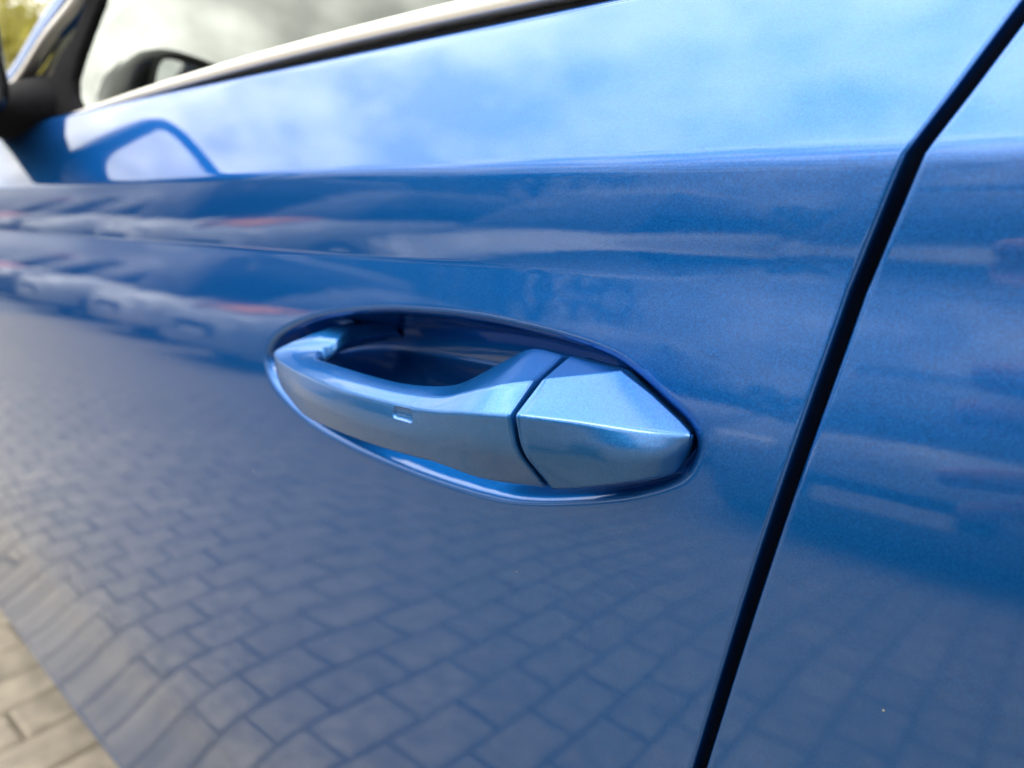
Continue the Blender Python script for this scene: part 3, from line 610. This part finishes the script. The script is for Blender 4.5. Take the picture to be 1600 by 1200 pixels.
# ---------------------------------------------------------------- photographer
per = thing('photographer', 'person in a dark jacket leaning in with a phone, reflected in the rear door', 'person', (0, 0, 0))
def skinned(name, pts, edges, radii, m, parent, sub=2, root=0):
    me = bpy.data.meshes.new(name); me.from_pydata(pts, edges, []); o = link(bpy.data.objects.new(name, me), parent)
    md = o.modifiers.new('s', 'SKIN'); sv = me.skin_vertices[0].data
    for i, r in enumerate(radii): sv[i].radius = (r, r) if not isinstance(r, tuple) else r
    for i in range(len(pts)): sv[i].use_root = (i == root)
    s = o.modifiers.new('d', 'SUBSURF'); s.levels = sub; s.render_levels = sub; me.materials.append(m); md.use_smooth_shade = True
    return o
ox, oy = .34, -.50
P = [(ox, oy, .95), (ox, oy - .02, 1.10), (ox, oy + .02, 1.28), (ox, oy + .05, 1.42), (ox, oy + .07, 1.50), (ox, oy + .10, 1.58), (ox, oy + .12, 1.68), (ox, oy + .11, 1.74),
     (ox - .17, oy + .05, 1.40), (ox - .24, oy + .06, 1.16), (ox - .10, oy + .34, 1.00), (ox - .045, oy + .42, .945),
     (ox + .17, oy + .05, 1.40), (ox + .25, oy + .06, 1.16), (ox + .14, oy + .33, 1.0), (ox + .07, oy + .43, .945),
     (ox - .10, oy, .88), (ox - .11, oy + .01, .50), (ox - .11, oy - .02, .10), (ox - .11, oy + .12, .04), (ox + .10, oy, .88), (ox + .11, oy + .01, .50), (ox + .11, oy - .02, .10), (ox + .11, oy + .12, .04)]
E_ = [(0, 1), (1, 2), (2, 3), (3, 4), (4, 5), (5, 6), (6, 7), (3, 8), (8, 9), (9, 10), (10, 11), (3, 12), (12, 13), (13, 14), (14, 15), (0, 16), (16, 17), (17, 18), (18, 19), (0, 20), (20, 21), (21, 22), (22, 23)]
RD = [(.16, .11), (.15, .11), (.17, .12), (.12, .09), .055, .07, .09, .07, .065, .05, .036, .026, .065, .05, .036, .026, .09, .065, .045, .04, .09, .065, .045, .04]
body = skinned('body', P, E_, RD, JACKET, per)
# head skin, hair
loft('head', [[Vector((ox + a * rx, oy + .135 + b * ry + .01, z)) for a, b in [(math.cos(t), math.sin(t)) for t in [2 * math.pi * q / 20 for q in range(20)]]] for z, rx, ry in ((1.545, .03, .04), (1.57, .058, .075), (1.62, .073, .095), (1.68, .078, .10), (1.74, .07, .09), (1.78, .045, .06), (1.79, .01, .02))], SKIN, per)
loft('hair', [[Vector((ox + a * rx, oy + .115 + b * ry, z)) for a, b in [(math.cos(t), math.sin(t)) for t in [2 * math.pi * q / 20 for q in range(20)]]] for z, rx, ry in ((1.63, .078, .085), (1.69, .086, .103), (1.75, .08, .10), (1.79, .06, .075), (1.81, .02, .03))], HAIR, per)
# hands: palms with five fingers each; the far hand's finger tips reach past the edge of the phone
def hand(wrist, palm, tips, thumb, parent):
    pts = [wrist, palm]; ed = [(0, 1)]; rd_ = [.024, .021]
    for tp, r in tips:
        b = len(pts); p0 = Vector(palm); p2 = Vector(tp[-1]); pts += [tuple(x) for x in tp]; ed += [(1, b)] + [(b + k, b + k + 1) for k in range(len(tp) - 1)]; rd_ += [r * 1.05, r, r * .85][:len(tp)]
    b = len(pts); pts += thumb; ed += [(0, b), (b, b + 1)]; rd_ += [.012, .009]
    return skinned('hand', pts, ed, rd_, SKIN, parent)
hand((ox - .045, oy + .42, .945), (.035, -.055, .925),
     [([(.012, -.040, .955), (-.020, -.030, .962), (-.046, -.026, .962)], .0088), ([(.010, -.038, .938), (-.022, -.026, .944), (-.050, -.022, .943)], .0090),
      ([(.006, -.036, .908), (-.026, -.026, .903), (-.052, -.022, .898)], .0086), ([(.010, -.040, .892), (-.018, -.030, .884), (-.040, -.026, .876)], .0074)], [(.045, -.045, .975), (.02, -.055, .995)], per)
hand((ox + .07, oy + .43, .945), (.175, -.05, .905),
     [([(.170, -.020, .935), (.155, -.005, .945), (.135, .0, .948)], .0085), ([(.168, -.015, .915), (.150, .002, .918), (.130, .004, .918)], .0088), ([(.166, -.018, .895), (.148, -.002, .892), (.130, .0, .890)], .0085), ([(.168, -.024, .878), (.152, -.012, .872), (.138, -.010, .868)], .0075)], [(.16, -.07, .94), (.13, -.065, .955)], per)
ph = box('phone', (-.016, -.062, -.008), (.135, .012, 0), GLOSSB, None, .003)
ph.matrix_world = Matrix.Translation(CAM - FWD * .034) @ Matrix((RGT, UPV, -FWD)).transposed().to_4x4()
tag(ph, 'black smartphone held level between two hands in front of the jacket', 'phone')
